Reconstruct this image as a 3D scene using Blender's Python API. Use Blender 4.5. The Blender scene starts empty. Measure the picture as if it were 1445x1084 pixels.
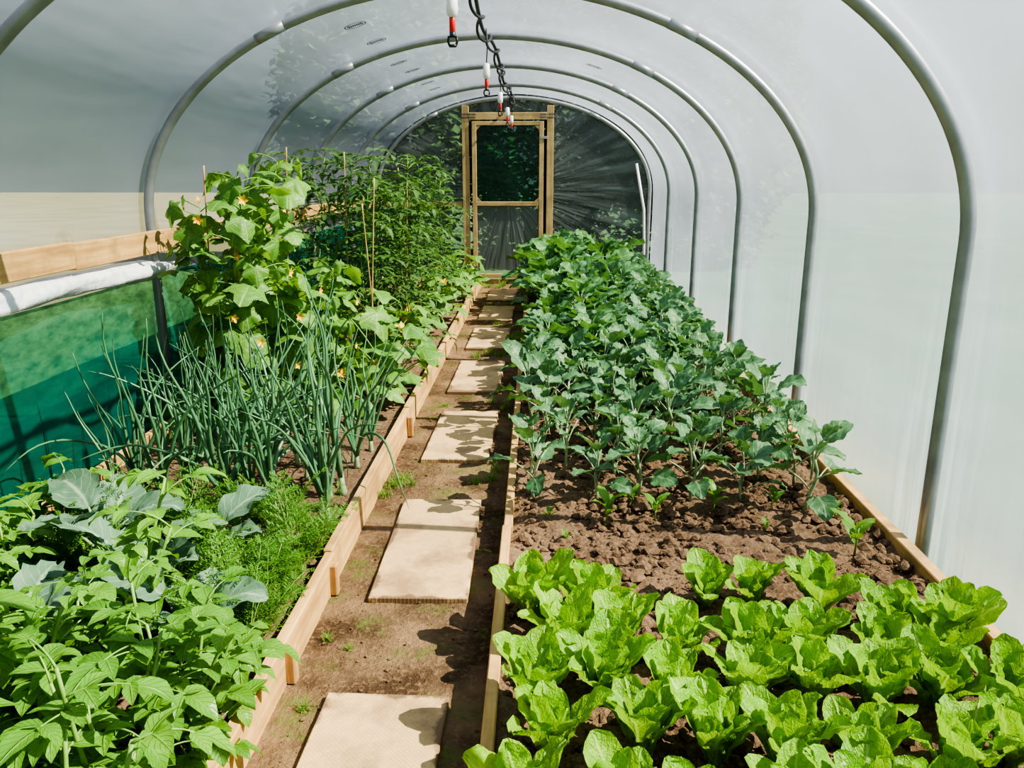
import bpy, math, random
from math import sin, cos, pi, radians, sqrt
from mathutils import Vector, noise
random.seed(11)
R=random.uniform
scene=bpy.context.scene
COL=scene.collection
try:
    scene.view_settings.view_transform='AgX'
    scene.view_settings.look='AgX - High Contrast'
except Exception: pass

# ------------------------------------------------------------------ helpers
class MB:
    def __init__(s): s.v=[];s.f=[];s.uv=[];s.m=[]
    def add(s,p,uv=(0,0)):
        s.v.append(tuple(p)); s.uv.append(uv); return len(s.v)-1
    def face(s,idx,m=0): s.f.append(tuple(idx)); s.m.append(m)
    def mesh(s,name,mats,smooth=True):
        me=bpy.data.meshes.new(name); me.from_pydata(s.v,[],s.f)
        uvl=me.uv_layers.new(name="UVMap")
        uvl.data.foreach_set("uv",[c for l in me.loops for c in s.uv[l.vertex_index]])
        for m in mats: me.materials.append(m)
        me.polygons.foreach_set("material_index",s.m)
        me.polygons.foreach_set("use_smooth",[smooth]*len(s.f))
        me.update(); return me

def obj(name,data,loc=(0,0,0),rz=0,sc=1,parent=None):
    o=bpy.data.objects.new(name,data); o.location=loc; o.rotation_euler=(0,0,rz)
    o.scale=(sc,sc,sc) if not isinstance(sc,(tuple,list)) else sc
    if parent: o.parent=parent
    COL.objects.link(o); return o
def tag(o,label,cat,group=None,kind=None):
    o["label"]=label;o["category"]=cat
    if group:o["group"]=group
    if kind:o["kind"]=kind
    return o

def tube(mb,pts,r0,r1=None,sides=6,mat=0,cap=True):
    if r1 is None:r1=r0
    n=len(pts);rings=[]
    pts=[Vector(p) for p in pts]
    for i,p in enumerate(pts):
        d=(pts[min(i+1,n-1)]-pts[max(i-1,0)])
        if d.length<1e-9:d=Vector((0,0,1))
        d.normalize()
        a=Vector((1,0,0)) if abs(d.x)<.8 else Vector((0,1,0))
        s=d.cross(a).normalized();u=d.cross(s)
        t=i/(n-1);r=(r0(t) if callable(r0) else r0+(r1-r0)*t)
        rings.append([mb.add(p+s*(r*cos(2*pi*k/sides))+u*(r*sin(2*pi*k/sides)),(t,.25)) for k in range(sides)])
    for i in range(n-1):
        for k in range(sides):
            mb.face((rings[i][k],rings[i][(k+1)%sides],rings[i+1][(k+1)%sides],rings[i+1][k]),mat)
    if cap:
        mb.face(rings[0][::-1],mat);mb.face(rings[-1],mat)
def planar_tube(mb,pts,r,sides=18):
    # tube along a curve lying in the XZ plane: the frame never twists
    n=len(pts);rings=[];Y=Vector((0,1,0));pts=[Vector(p) for p in pts]
    for i,p in enumerate(pts):
        d=(pts[min(i+1,n-1)]-pts[max(i-1,0)]).normalized();s=d.cross(Y)
        rings.append([mb.add(p+Y*(r*cos(2*pi*k/sides))+s*(r*sin(2*pi*k/sides))) for k in range(sides)])
    for i in range(n-1):
        for k in range(sides): mb.face((rings[i][k],rings[i][(k+1)%sides],rings[i+1][(k+1)%sides],rings[i+1][k]))
    mb.face(rings[0][::-1]);mb.face(rings[-1])

def boxm(mb,c,s,mat=0,b=.004):
    x,y,z=[k/2 for k in s];b=min(b,x*.4,y*.4,z*.4)
    P={}
    for sx in(-1,1):
        for sy in(-1,1):
            for sz in(-1,1):
                P[sx,sy,sz,0]=mb.add((c[0]+sx*x,c[1]+sy*(y-b),c[2]+sz*(z-b)))
                P[sx,sy,sz,1]=mb.add((c[0]+sx*(x-b),c[1]+sy*y,c[2]+sz*(z-b)))
                P[sx,sy,sz,2]=mb.add((c[0]+sx*(x-b),c[1]+sy*(y-b),c[2]+sz*z))
    q=[(-1,-1),(1,-1),(1,1),(-1,1)]
    for s_ in(-1,1):
        f=[P[s_,a,b_,0] for a,b_ in q];mb.face(f if s_>0 else f[::-1],mat)
        f=[P[a,s_,b_,1] for a,b_ in q];mb.face(f[::-1] if s_>0 else f,mat)
        f=[P[a,b_,s_,2] for a,b_ in q];mb.face(f if s_>0 else f[::-1],mat)
    for a in(-1,1):
        for d in(-1,1):
            mb.face((P[a,d,-1,0],P[a,d,1,0],P[a,d,1,1],P[a,d,-1,1]),mat)
            mb.face((P[a,-1,d,0],P[a,1,d,0],P[a,1,d,2],P[a,-1,d,2]),mat)
            mb.face((P[-1,a,d,1],P[1,a,d,1],P[1,a,d,2],P[-1,a,d,2]),mat)
            for e in(-1,1): mb.face((P[a,d,e,0],P[a,d,e,1],P[a,d,e,2]),mat)
def box(name,c,s,mat,b=.004,parent=None):
    mb=MB();boxm(mb,(0,0,0),s,0,b);me=mb.mesh(name,[mat],False)
    return obj(name,me,c,parent=parent)

# ------------------------------------------------------------------ materials
def newmat(name):
    m=bpy.data.materials.new(name);m.use_nodes=True;nt=m.node_tree;nt.nodes.clear()
    out=nt.nodes.new('ShaderNodeOutputMaterial');return m,nt,out
def node(nt,typ,**k):
    n=nt.nodes.new(typ)
    for a,b in k.items():
        if a in n.inputs.keys(): n.inputs[a].default_value=b
        else: setattr(n,a,b)
    return n
def lk(nt,a,b): nt.links.new(a,b)
def M(nt,op,a,b=None,clamp=False):
    n=nt.nodes.new('ShaderNodeMath');n.operation=op;n.use_clamp=clamp
    for i,x in enumerate((a,b)):
        if x is None: continue
        if isinstance(x,(int,float)): n.inputs[i].default_value=x
        else: nt.links.new(x,n.inputs[i])
    return n.outputs[0]
def MR(nt,x,a,b,c=0,d=1):
    n=nt.nodes.new('ShaderNodeMapRange');nt.links.new(x,n.inputs[0])
    for i,v in enumerate((a,b,c,d)): n.inputs[i+1].default_value=v
    return n.outputs[0]
def MIX(nt,f,a,b):
    n=nt.nodes.new('ShaderNodeMix');n.data_type='RGBA'
    if isinstance(f,(int,float)): n.inputs[0].default_value=f
    else: nt.links.new(f,n.inputs[0])
    for i,x in ((6,a),(7,b)):
        if isinstance(x,tuple): n.inputs[i].default_value=(x[0],x[1],x[2],1)
        else: nt.links.new(x,n.inputs[i])
    return n.outputs[2]
def NOISE(nt,scale,detail=3,vec=None,rough=.55):
    n=nt.nodes.new('ShaderNodeTexNoise');n.inputs['Scale'].default_value=scale;n.inputs['Detail'].default_value=detail
    n.inputs['Roughness'].default_value=rough
    if vec is not None: nt.links.new(vec,n.inputs['Vector'])
    return n.outputs['Fac']
def OBJC(nt,scale=None,rot=None):
    tc=nt.nodes.new('ShaderNodeTexCoord')
    if scale is None: return tc.outputs['Object']
    mp=nt.nodes.new('ShaderNodeMapping');mp.inputs['Scale'].default_value=scale
    if rot: mp.inputs['Rotation'].default_value=rot
    nt.links.new(tc.outputs['Object'],mp.inputs[0]);return mp.outputs[0]
def BUMP(nt,h,strength=.3,dist=.01):
    n=nt.nodes.new('ShaderNodeBump');n.inputs['Strength'].default_value=strength;n.inputs['Distance'].default_value=dist
    nt.links.new(h,n.inputs['Height']);return n.outputs[0]

def leaf_mat(name,c1,c2,vein,vstr=.5,tf=.35,rough=.45,K=7,tcol=None,nscale=14,bump=.4,spec=.4,rnd=.35):
    m,nt,out=newmat(name)
    uv=node(nt,'ShaderNodeUVMap');sx=node(nt,'ShaderNodeSeparateXYZ');lk(nt,uv.outputs[0],sx.inputs[0])
    t=sx.outputs[0];s=M(nt,'ABSOLUTE',M(nt,'SUBTRACT',M(nt,'MULTIPLY',sx.outputs[1],2.),1.))
    mid=MR(nt,s,.02,.13,1,0)
    a=M(nt,'FRACT',M(nt,'SUBTRACT',M(nt,'MULTIPLY',t,float(K)),M(nt,'MULTIPLY',s,K*.32)))
    sd=MR(nt,M(nt,'ABSOLUTE',M(nt,'SUBTRACT',a,.5)),.40,.5,0,.6)
    v=M(nt,'MAXIMUM',mid,sd)
    oc=OBJC(nt);nz=NOISE(nt,nscale,4,oc)
    oi=node(nt,'ShaderNodeObjectInfo')
    f=M(nt,'ADD',M(nt,'MULTIPLY',MR(nt,nz,.3,.7),1-rnd),M(nt,'MULTIPLY',oi.outputs['Random'],rnd))
    col=MIX(nt,f,c1,c2)
    col=MIX(nt,M(nt,'MULTIPLY',v,vstr),col,vein)
    fine=NOISE(nt,nscale*6,2,oc)
    h=M(nt,'SUBTRACT',M(nt,'MULTIPLY',fine,.8),M(nt,'MULTIPLY',v,.5))
    b=BUMP(nt,h,bump,.006)
    p=node(nt,'ShaderNodeBsdfPrincipled');p.inputs['Roughness'].default_value=rough
    p.inputs['Specular IOR Level'].default_value=spec
    lk(nt,col,p.inputs['Base Color']);lk(nt,b,p.inputs['Normal'])
    tr=node(nt,'ShaderNodeBsdfTranslucent')
    tc=MIX(nt,.5,col,tcol or (c2[0]*1.2,c2[1]*1.3,c2[2]*.7));lk(nt,tc,tr.inputs[0]);lk(nt,b,tr.inputs['Normal'])
    mx=node(nt,'ShaderNodeMixShader');mx.inputs[0].default_value=tf
    lk(nt,p.outputs[0],mx.inputs[1]);lk(nt,tr.outputs[0],mx.inputs[2]);lk(nt,mx.outputs[0],out.inputs[0])
    return m
def plain(name,c,rough=.5,metal=0,c2=None,sc=20,bump=0,spec=.5,obj_scale=None):
    m,nt,out=newmat(name);p=node(nt,'ShaderNodeBsdfPrincipled')
    p.inputs['Roughness'].default_value=rough;p.inputs['Metallic'].default_value=metal
    p.inputs['Specular IOR Level'].default_value=spec
    nz=NOISE(nt,sc,4,OBJC(nt,obj_scale) if obj_scale else OBJC(nt))
    col=MIX(nt,MR(nt,nz,.3,.7),c,c2 or tuple(k*.8 for k in c));lk(nt,col,p.inputs['Base Color'])
    if bump: lk(nt,BUMP(nt,nz,bump,.01),p.inputs['Normal'])
    lk(nt,p.outputs[0],out.inputs[0]);return m

def wood_mat(name,c1,c2,axis):
    m,nt,out=newmat(name);p=node(nt,'ShaderNodeBsdfPrincipled');p.inputs['Roughness'].default_value=.7
    sc={'x':(1.2,22,22),'y':(22,1.2,22),'z':(22,22,1.2)}[axis]
    v=OBJC(nt,sc);g=NOISE(nt,1.6,5,v,.6);big=NOISE(nt,4,4,OBJC(nt),.65)
    vo=node(nt,'ShaderNodeTexVoronoi');vo.inputs['Scale'].default_value=4.5
    lk(nt,OBJC(nt,{'x':(.7,2,2),'y':(2,.7,2),'z':(2,2,.7)}[axis]),vo.inputs['Vector'])
    knot=MR(nt,vo.outputs['Distance'],.03,.12,1,0)
    col=MIX(nt,MR(nt,g,.35,.65),c1,c2)
    col=MIX(nt,M(nt,'MULTIPLY',knot,.6),col,(.2,.09,.03))
    col=MIX(nt,MR(nt,big,.46,.68,0,.7),col,tuple(k*.40 for k in c1))
    lk(nt,col,p.inputs['Base Color']);lk(nt,BUMP(nt,M(nt,'ADD',g,big),.5,.006),p.inputs['Normal']);lk(nt,p.outputs[0],out.inputs[0]);return m

woodY=wood_mat('timber_y',(.64,.42,.17),(.43,.25,.09),'y')
woodX=wood_mat('timber_x',(.52,.38,.18),(.37,.26,.11),'x')
woodZ=wood_mat('timber_z',(.52,.38,.18),(.37,.26,.11),'z')
pegM=wood_mat('peg_wood',(.5,.3,.12),(.36,.2,.08),'z')
steel=plain('galvanised_steel',(.34,.36,.385),.4,.55,(.25,.265,.285),8)
blackP=plain('black_plastic',(.012,.012,.014),.4)
whiteP=plain('white_plastic',(.8,.8,.8),.35)
redP=plain('red_plastic',(.6,.02,.015),.35)
bamboo=plain('bamboo',(.5,.33,.12),.5,0,(.33,.2,.07),10)
rollM=plain('rolled_film',(.8,.82,.84),.3,0,(.6,.65,.68),16,1.)

def soil_mat(name,c1,c2,c3,sc=1.):
    m,nt,out=newmat(name);p=node(nt,'ShaderNodeBsdfPrincipled');p.inputs['Roughness'].default_value=.95
    p.inputs['Specular IOR Level'].default_value=.15
    oc=OBJC(nt);a=NOISE(nt,3.5*sc,5,oc);b=NOISE(nt,60*sc,5,oc,.7)
    col=MIX(nt,MR(nt,a,.35,.65),c1,c2);col=MIX(nt,MR(nt,b,.45,.75),col,c3)
    lk(nt,col,p.inputs['Base Color'])
    h=M(nt,'ADD',M(nt,'MULTIPLY',a,.4),b)
    lk(nt,BUMP(nt,h,1.,.018),p.inputs['Normal']);lk(nt,p.outputs[0],out.inputs[0]);return m
soilM=soil_mat('bed_soil',(.12,.075,.045),(.22,.145,.088),(.34,.24,.155))
def path_mat():
    m,nt,out=newmat('path_soil');p=node(nt,'ShaderNodeBsdfPrincipled');p.inputs['Roughness'].default_value=.9
    p.inputs['Specular IOR Level'].default_value=.15
    oc=OBJC(nt);a=NOISE(nt,3.5,5,oc);b=NOISE(nt,45,5,oc,.7);g=NOISE(nt,5.3,4,OBJC(nt,(1,1.3,1)))
    col=MIX(nt,MR(nt,a,.38,.62),(.075,.046,.026),(.23,.155,.088));col=MIX(nt,MR(nt,b,.5,.75),col,(.30,.2,.115))
    gm=M(nt,'MULTIPLY',MR(nt,g,.53,.66),MR(nt,b,.4,.6));col=MIX(nt,gm,col,(.11,.15,.035))
    lk(nt,col,p.inputs['Base Color']);lk(nt,BUMP(nt,M(nt,'ADD',a,b),1.,.018),p.inputs['Normal']);lk(nt,p.outputs[0],out.inputs[0]);return m
pathM=path_mat()
def slab_mat():
    m,nt,out=newmat('cream_slab');p=node(nt,'ShaderNodeBsdfPrincipled');p.inputs['Roughness'].default_value=.8
    oc=OBJC(nt)
    sx=node(nt,'ShaderNodeSeparateXYZ');lk(nt,oc,sx.inputs[0])
    d1=M(nt,'ABSOLUTE',M(nt,'SINE',M(nt,'MULTIPLY',M(nt,'ADD',sx.outputs[0],sx.outputs[1]),220.)))
    d2=M(nt,'ABSOLUTE',M(nt,'SINE',M(nt,'MULTIPLY',M(nt,'SUBTRACT',sx.outputs[0],sx.outputs[1]),220.)))
    tread=M(nt,'MULTIPLY',d1,d2)
    oi=node(nt,'ShaderNodeObjectInfo')
    ad=node(nt,'ShaderNodeVectorMath');ad.operation='ADD';lk(nt,oc,ad.inputs[0])
    cb=node(nt,'ShaderNodeCombineXYZ');lk(nt,M(nt,'MULTIPLY',oi.outputs['Random'],40.),cb.inputs[0]);lk(nt,cb.outputs[0],ad.inputs[1])
    n1=NOISE(nt,4.5,6,ad.outputs[0],.65);n2=NOISE(nt,30,5,ad.outputs[0],.7)
    col=MIX(nt,MR(nt,n2,.35,.7),(.60,.42,.21),(.48,.33,.16))
    col=MIX(nt,MR(nt,n1,.47,.66,0,.8),col,(.25,.155,.08))
    col=MIX(nt,MR(nt,tread,.3,.9,.12,0),col,(.33,.23,.13))
    ex=M(nt,'ABSOLUTE',sx.outputs[0]);ey=M(nt,'ABSOLUTE',sx.outputs[1])
    e=M(nt,'MAXIMUM',M(nt,'SUBTRACT',ex,.178),M(nt,'SUBTRACT',ey,.445))
    em=MR(nt,M(nt,'ADD',e,M(nt,'MULTIPLY',M(nt,'SUBTRACT',n1,.5),.14)),-.012,.0,0,.9)
    col=MIX(nt,em,col,(.15,.095,.05))
    lk(nt,col,p.inputs['Base Color']);lk(nt,BUMP(nt,M(nt,'ADD',tread,n2),.25,.003),p.inputs['Normal']);lk(nt,p.outputs[0],out.inputs[0]);return m
slabM=slab_mat()
def lawn_mat():
    m,nt,out=newmat('lawn');p=node(nt,'ShaderNodeBsdfPrincipled');p.inputs['Roughness'].default_value=1.
    p.inputs['Specular IOR Level'].default_value=.05
    oc=OBJC(nt);a=NOISE(nt,.6,3,oc);sx=node(nt,'ShaderNodeSeparateXYZ');lk(nt,oc,sx.inputs[0])
    col=MIX(nt,MR(nt,a,.3,.7),(.03,.085,.035),(.075,.115,.065))
    warm_refl=MIX(nt,MR(nt,a,.3,.7),(.17,.17,.07),(.27,.23,.12))  # warm grass colour on the left stands in for light reflected onto the film
    col=MIX(nt,MR(nt,sx.outputs[0],-6.,-3.,1,0),col,warm_refl)
    lk(nt,col,p.inputs['Base Color']);lk(nt,p.outputs[0],out.inputs[0]);return m
lawnM=lawn_mat()

def film_mat(name,base=.5,tint=(.46,.54,.66)):
    m,nt,out=newmat(name)
    oc=OBJC(nt);sx=node(nt,'ShaderNodeSeparateXYZ');lk(nt,oc,sx.inputs[0])
    a=NOISE(nt,.7,3,OBJC(nt,(1,.6,1)),.5)
    w1=NOISE(nt,1.0,3,OBJC(nt,(2.4,.45,2.4),(.25,.1,0)),.5)
    w2=NOISE(nt,1.0,2,OBJC(nt,(.8,2.0,.7),(.5,0,.2)),.5)
    wr_=M(nt,'ADD',w1,w2)
    fac=M(nt,'ADD',base,M(nt,'ADD',MR(nt,a,.3,.7,-.08,.08),MR(nt,wr_,.75,1.25,-.035,.035)))
    hp=M(nt,'COSINE',M(nt,'MULTIPLY',M(nt,'SUBTRACT',sx.outputs[1],2.95),2*pi/1.63))
    near=MR(nt,hp,.1,1.,.12,1)
    low=M(nt,'MULTIPLY',MR(nt,sx.outputs[2],.05,1.25,1,0),near)
    st=NOISE(nt,4.5,3,OBJC(nt,(1,3.4,.22)),.55)
    fs=M(nt,'MULTIPLY',low,MR(nt,st,.45,.7))
    fac=M(nt,'ADD',fac,M(nt,'MULTIPLY',fs,.42))
    h=M(nt,'ADD',M(nt,'MULTIPLY',M(nt,'MULTIPLY',low,st),.8),M(nt,'MULTIPLY',wr_,.45))
    b=BUMP(nt,h,.5,.1)
    tp=node(nt,'ShaderNodeBsdfTransparent');tp.inputs[0].default_value=(.93,.94,.95,1)
    tl=node(nt,'ShaderNodeBsdfTranslucent');tl.inputs[0].default_value=(*tint,1);lk(nt,b,tl.inputs['Normal'])
    df=node(nt,'ShaderNodeBsdfDiffuse');df.inputs[0].default_value=(*tint,1);lk(nt,b,df.inputs['Normal'])
    m1=node(nt,'ShaderNodeMixShader');m1.inputs[0].default_value=.4;lk(nt,tl.outputs[0],m1.inputs[1]);lk(nt,df.outputs[0],m1.inputs[2])
    m2=node(nt,'ShaderNodeMixShader');lk(nt,M(nt,'MINIMUM',fac,.95),m2.inputs[0]);lk(nt,tp.outputs[0],m2.inputs[1]);lk(nt,m1.outputs[0],m2.inputs[2])
    gl=node(nt,'ShaderNodeBsdfGlossy');gl.inputs['Roughness'].default_value=.38;gl.inputs[0].default_value=(.9,.93,.97,1);lk(nt,b,gl.inputs['Normal'])
    lw=node(nt,'ShaderNodeLayerWeight');lw.inputs[0].default_value=.25
    m3=node(nt,'ShaderNodeMixShader');lk(nt,M(nt,'MULTIPLY',lw.outputs['Fresnel'],.25),m3.inputs[0]);lk(nt,m2.outputs[0],m3.inputs[1]);lk(nt,gl.outputs[0],m3.inputs[2])
    lk(nt,m3.outputs[0],out.inputs[0]);return m
filmM=film_mat('polythene_film',.45)
def endfilm_mat(name,f0,f1,tr):
    m,nt,out=newmat(name)
    tc=node(nt,'ShaderNodeNewGeometry');sx=node(nt,'ShaderNodeSeparateXYZ');lk(nt,tc.outputs['Position'],sx.inputs[0])
    dx=M(nt,'SUBTRACT',sx.outputs[0],-.39);dz=M(nt,'SUBTRACT',sx.outputs[2],1.25)
    ang=M(nt,'ARCTAN2',dz,dx)
    cb=node(nt,'ShaderNodeCombineXYZ');lk(nt,M(nt,'MULTIPLY',ang,5.5),cb.inputs[0])
    r=M(nt,'SQRT',M(nt,'ADD',M(nt,'MULTIPLY',dx,dx),M(nt,'MULTIPLY',dz,dz)));lk(nt,M(nt,'MULTIPLY',r,.5),cb.inputs[1])
    st=NOISE(nt,2.,2,cb.outputs[0],.5)
    fac=MR(nt,st,.42,.75,f0,f1)
    b=BUMP(nt,st,.6,.05)
    tp=node(nt,'ShaderNodeBsdfTransparent');tp.inputs[0].default_value=tr
    tl=node(nt,'ShaderNodeBsdfTranslucent');tl.inputs[0].default_value=(.45,.52,.52,1);lk(nt,b,tl.inputs['Normal'])
    df=node(nt,'ShaderNodeBsdfDiffuse');df.inputs[0].default_value=(.45,.52,.52,1);lk(nt,b,df.inputs['Normal'])
    m1=node(nt,'ShaderNodeMixShader');m1.inputs[0].default_value=.5;lk(nt,tl.outputs[0],m1.inputs[1]);lk(nt,df.outputs[0],m1.inputs[2])
    m2=node(nt,'ShaderNodeMixShader');lk(nt,fac,m2.inputs[0]);lk(nt,tp.outputs[0],m2.inputs[1]);lk(nt,m1.outputs[0],m2.inputs[2])
    gl=node(nt,'ShaderNodeBsdfGlossy');gl.inputs['Roughness'].default_value=.3;lk(nt,b,gl.inputs['Normal'])
    m3=node(nt,'ShaderNodeMixShader');m3.inputs[0].default_value=.03;lk(nt,m2.outputs[0],m3.inputs[1]);lk(nt,gl.outputs[0],m3.inputs[2])
    lk(nt,m3.outputs[0],out.inputs[0]);return m
endM=endfilm_mat('pleated_end_film',.2,.5,(.82,.85,.82,1))
doorFilm=endfilm_mat('door_film',.36,.44,(.9,.93,.88,1))
def net_mat(name,c,op):
    m,nt,out=newmat(name);oc=OBJC(nt)
    a=NOISE(nt,2.2,3,OBJC(nt,(1,.7,2.5)));f=NOISE(nt,14,5,OBJC(nt,(1,.6,1.5)),.7)
    tp=node(nt,'ShaderNodeBsdfTransparent');tp.inputs[0].default_value=(.40,.92,.72,1)
    col=MIX(nt,MR(nt,M(nt,'ADD',a,f),.75,1.2),c,tuple(k*.5 for k in c))
    df=node(nt,'ShaderNodeBsdfDiffuse');tl=node(nt,'ShaderNodeBsdfTranslucent');lk(nt,col,df.inputs[0]);lk(nt,col,tl.inputs[0])
    m1=node(nt,'ShaderNodeMixShader');m1.inputs[0].default_value=.45;lk(nt,df.outputs[0],m1.inputs[1]);lk(nt,tl.outputs[0],m1.inputs[2])
    m2=node(nt,'ShaderNodeMixShader');lk(nt,MR(nt,f,.35,.65,op-.14,op+.14),m2.inputs[0]);lk(nt,tp.outputs[0],m2.inputs[1]);lk(nt,m1.outputs[0],m2.inputs[2])
    gl=node(nt,'ShaderNodeBsdfGlossy');gl.inputs['Roughness'].default_value=.25;lk(nt,BUMP(nt,a,.5,.05),gl.inputs['Normal'])
    m3=node(nt,'ShaderNodeMixShader');m3.inputs[0].default_value=.05;lk(nt,m2.outputs[0],m3.inputs[1]);lk(nt,gl.outputs[0],m3.inputs[2])
    lk(nt,m3.outputs[0],out.inputs[0]);return m
netM=net_mat('green_windbreak_net',(.016,.20,.145),.68)
netD=net_mat('green_door_net',(.01,.13,.085),.30)

# ------------------------------------------------------------------ tunnel
CX=-.335;HW=1.83;ZS=1.25;RISE=1.18;YH=[-.4,1.23,2.85,4.45,6.07,7.70,9.35,11.0]
def prof(off=0,n=40,zb=0):
    pts=[(CX-HW-off,zb),(CX-HW-off,zb+(ZS-zb)*.33),(CX-HW-off,zb+(ZS-zb)*.66)]
    for i in range(n+1):
        a=pi-pi*i/n
        pts.append((CX+(HW+off)*cos(a),ZS+(RISE+off)*sin(a)))
    pts+=[(CX+HW+off,zb+(ZS-zb)*.66),(CX+HW+off,zb+(ZS-zb)*.33),(CX+HW+off,zb)]
    return pts
def archz(x,off=0): return ZS+(RISE+off)*sqrt(max(0,1-((x-CX)/(HW+off))**2))
mb=MB();planar_tube(mb,[(x,0,z) for x,z in prof(0,72)],.026);hoopme=mb.mesh('hoop_tube',[steel])
a0=pi*.30
mb=MB();planar_tube(mb,[(CX+HW*cos(a0+da),0,ZS+RISE*sin(a0+da)) for da in (-.05,0,.05)],.0275);slR=mb.mesh('joint_sleeve',[steel])
mb=MB();planar_tube(mb,[(CX-HW*cos(a0+da),0,ZS+RISE*sin(a0+da)) for da in (-.05,0,.05)],.0275);slL=mb.mesh('joint_sleeve',[steel])
for y in YH:
    e=obj('tunnel_hoop',None,(0,y,0));tag(e,"galvanised steel arched hoop of the polytunnel frame","hoop","polytunnel hoops")
    obj('arch_tube',hoopme,parent=e);obj('joint_sleeve',slR,parent=e);obj('joint_sleeve',slL,parent=e)

def sag(y): 
    k=(y-2.85)/1.625;return .015*sin(pi*k)**2
def sheet(name,pts,y0,y1,ny,mat,off_sag=True):
    mb=MB();g=[]
    for j in range(ny+1):
        y=y0+(y1-y0)*j/ny;s=sag(y) if off_sag else 0;row=[]
        for (x,z) in pts:
            d=Vector((CX-x,0,(ZS-z) if z>ZS else 0))
            if d.length: d.normalize()
            nn=noise.noise(Vector((x*1.3,y*1.1,z*1.5)))*.008
            row.append(mb.add((x+d.x*(s+nn),y,z+d.z*(s+nn))))
        g.append(row)
    for j in range(ny):
        for i in range(len(pts)-1): mb.face((g[j][i],g[j][i+1],g[j+1][i+1],g[j+1][i]))
    o=obj(name,mb.mesh(name,[mat]));return o
P=prof(.05,56)
arch=P[3:-3]
zl=[(CX-HW-.05,1.08),(CX-HW-.05,1.16)]+arch
ceil=sheet('ceiling',zl,-1.5,11.05,140,filmM);tag(ceil,"translucent polythene film stretched over the arched hoops","polytunnel cover",kind="structure")
wr=sheet('wall_right',[(CX+HW+.05,ZS*(1-k/14)-.02*(k/14)) for k in range(15)],-1.5,11.05,140,filmM);tag(wr,"translucent polythene side wall with creases near the ground","wall",kind="structure")
wl=sheet('wall_left',[(CX-HW-.05,z) for z in (-.02,.15,.3,.45,.6,.75,.92)],-1.5,11.05,140,netM);tag(wl,"green windbreak netting side wall","wall",kind="structure")
st=sheet('trim_1',[(CX-HW-.055,z) for z in (.9,.98,1.09)],-1.5,11.05,60,filmM,False);tag(st,"narrow strip of clear film above the netting","film strip",kind="structure")

DX0,DX1,DZ=-.95,.15,2.2;YB=11.02
mb=MB()
def wallstrip(x0,x1,zb,n):
    nz=16;g=[]
    for i in range(n+1):
        x=x0+(x1-x0)*i/n;zt=archz(x,.04);g.append([mb.add((x,YB,zb+(zt-zb)*k/nz)) for k in range(nz+1)])
    for i in range(n):
        for k in range(nz): mb.face((g[i][k],g[i+1][k],g[i+1][k+1],g[i][k+1]))
wallstrip(CX-HW,DX0,0,24);wallstrip(DX1,CX+HW,0,30);wallstrip(DX0,DX1,DZ,16)
bw=obj('wall_back',mb.mesh('wall_back',[endM]));tag(bw,"clear pleated film end wall gathered around the door frame","wall",kind="structure")

for k,(c,s,m,lab) in enumerate([((-.965,10.96,1.16),(.09,.07,2.34),woodZ,"upright timber door post"),((.155,10.96,1.16),(.09,.07,2.34),woodZ,"upright timber door post"),
    ((-.405,10.955,2.2),(1.03,.065,.09),woodX,"horizontal timber door lintel"),((-.405,10.97,.02),(1.03,.06,.08),woodX,"timber door sill")]):
    o=box('trim_%d'%(k+2),c,s,m);tag(o,lab,"door frame",kind="structure")
d=obj('door_1',None,(-.405,10.93,.08));tag(d,"timber framed door with green net top panel and film bottom panel","door",kind="structure")
W2=.475
def dpart(n,c,s,m): return box(n,c,s,m,.003,d)
dpart('stile',(-W2+.03,0,1.03),(.06,.04,2.05),woodZ);dpart('stile',(W2-.03,0,1.03),(.06,.04,2.05),woodZ)
dpart('rail',(0,0,2.03),(.83,.038,.05),woodX);dpart('rail',(0,0,1.0),(.83,.038,.055),woodX);dpart('rail',(0,0,.03),(.83,.038,.06),woodX)
for sx_ in(-1,1):
    for zz,sg in((2.0,-1),(1.03,1)):
        mb=MB();x=sx_*(W2-.06);q=.06
        a=[mb.add((x,-.015,zz)),mb.add((x-sx_*q,-.015,zz)),mb.add((x,-.015,zz+sg*q))]
        b=[mb.add((x,.015,zz)),mb.add((x-sx_*q,.015,zz)),mb.add((x,.015,zz+sg*q))]
        mb.face(a);mb.face(b[::-1])
        for i in range(3): mb.face((a[i],a[(i+1)%3],b[(i+1)%3],b[i]))
        obj('gusset',mb.mesh('gusset',[woodX],False),parent=d)
def panel(n,z0,z1,m):
    mb=MB();g=[[mb.add((-.41+.82*i/8,.012,z0+(z1-z0)*j/8)) for i in range(9)] for j in range(9)]
    for j in range(8):
        for i in range(8): mb.face((g[j][i],g[j][i+1],g[j+1][i+1],g[j+1][i]))
    return obj(n,mb.mesh(n,[m]),parent=d)
panel('net_panel',1.03,2.005,netD)["label"]="dark green netting panel"
panel('film_panel',.06,.973,doorFilm)["label"]="clear film panel"
for zz in(1.85,.3):
    h=dpart('hinge',(W2+.0,-.025,zz),(.09,.008,.035),steel);h["label"]="galvanised steel hinge"
printM=plain('grey_print',(.07,.08,.1),.6)
def bars(mb,cx,y,cz,w,h,rows,seed):
    rr=random.Random(seed)
    for r in range(rows):
        z=cz+h/2-(r+.5)*h/rows;x=cx-w/2
        while x<cx+w/2:
            k=rr.uniform(.008,.016);mb2=[mb.add((x,y,z-h/rows*.3)),mb.add((x+k,y,z-h/rows*.3)),mb.add((x+k,y,z+h/rows*.3)),mb.add((x,y,z+h/rows*.3))]
            mb.face(mb2);x+=k+.006
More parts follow.
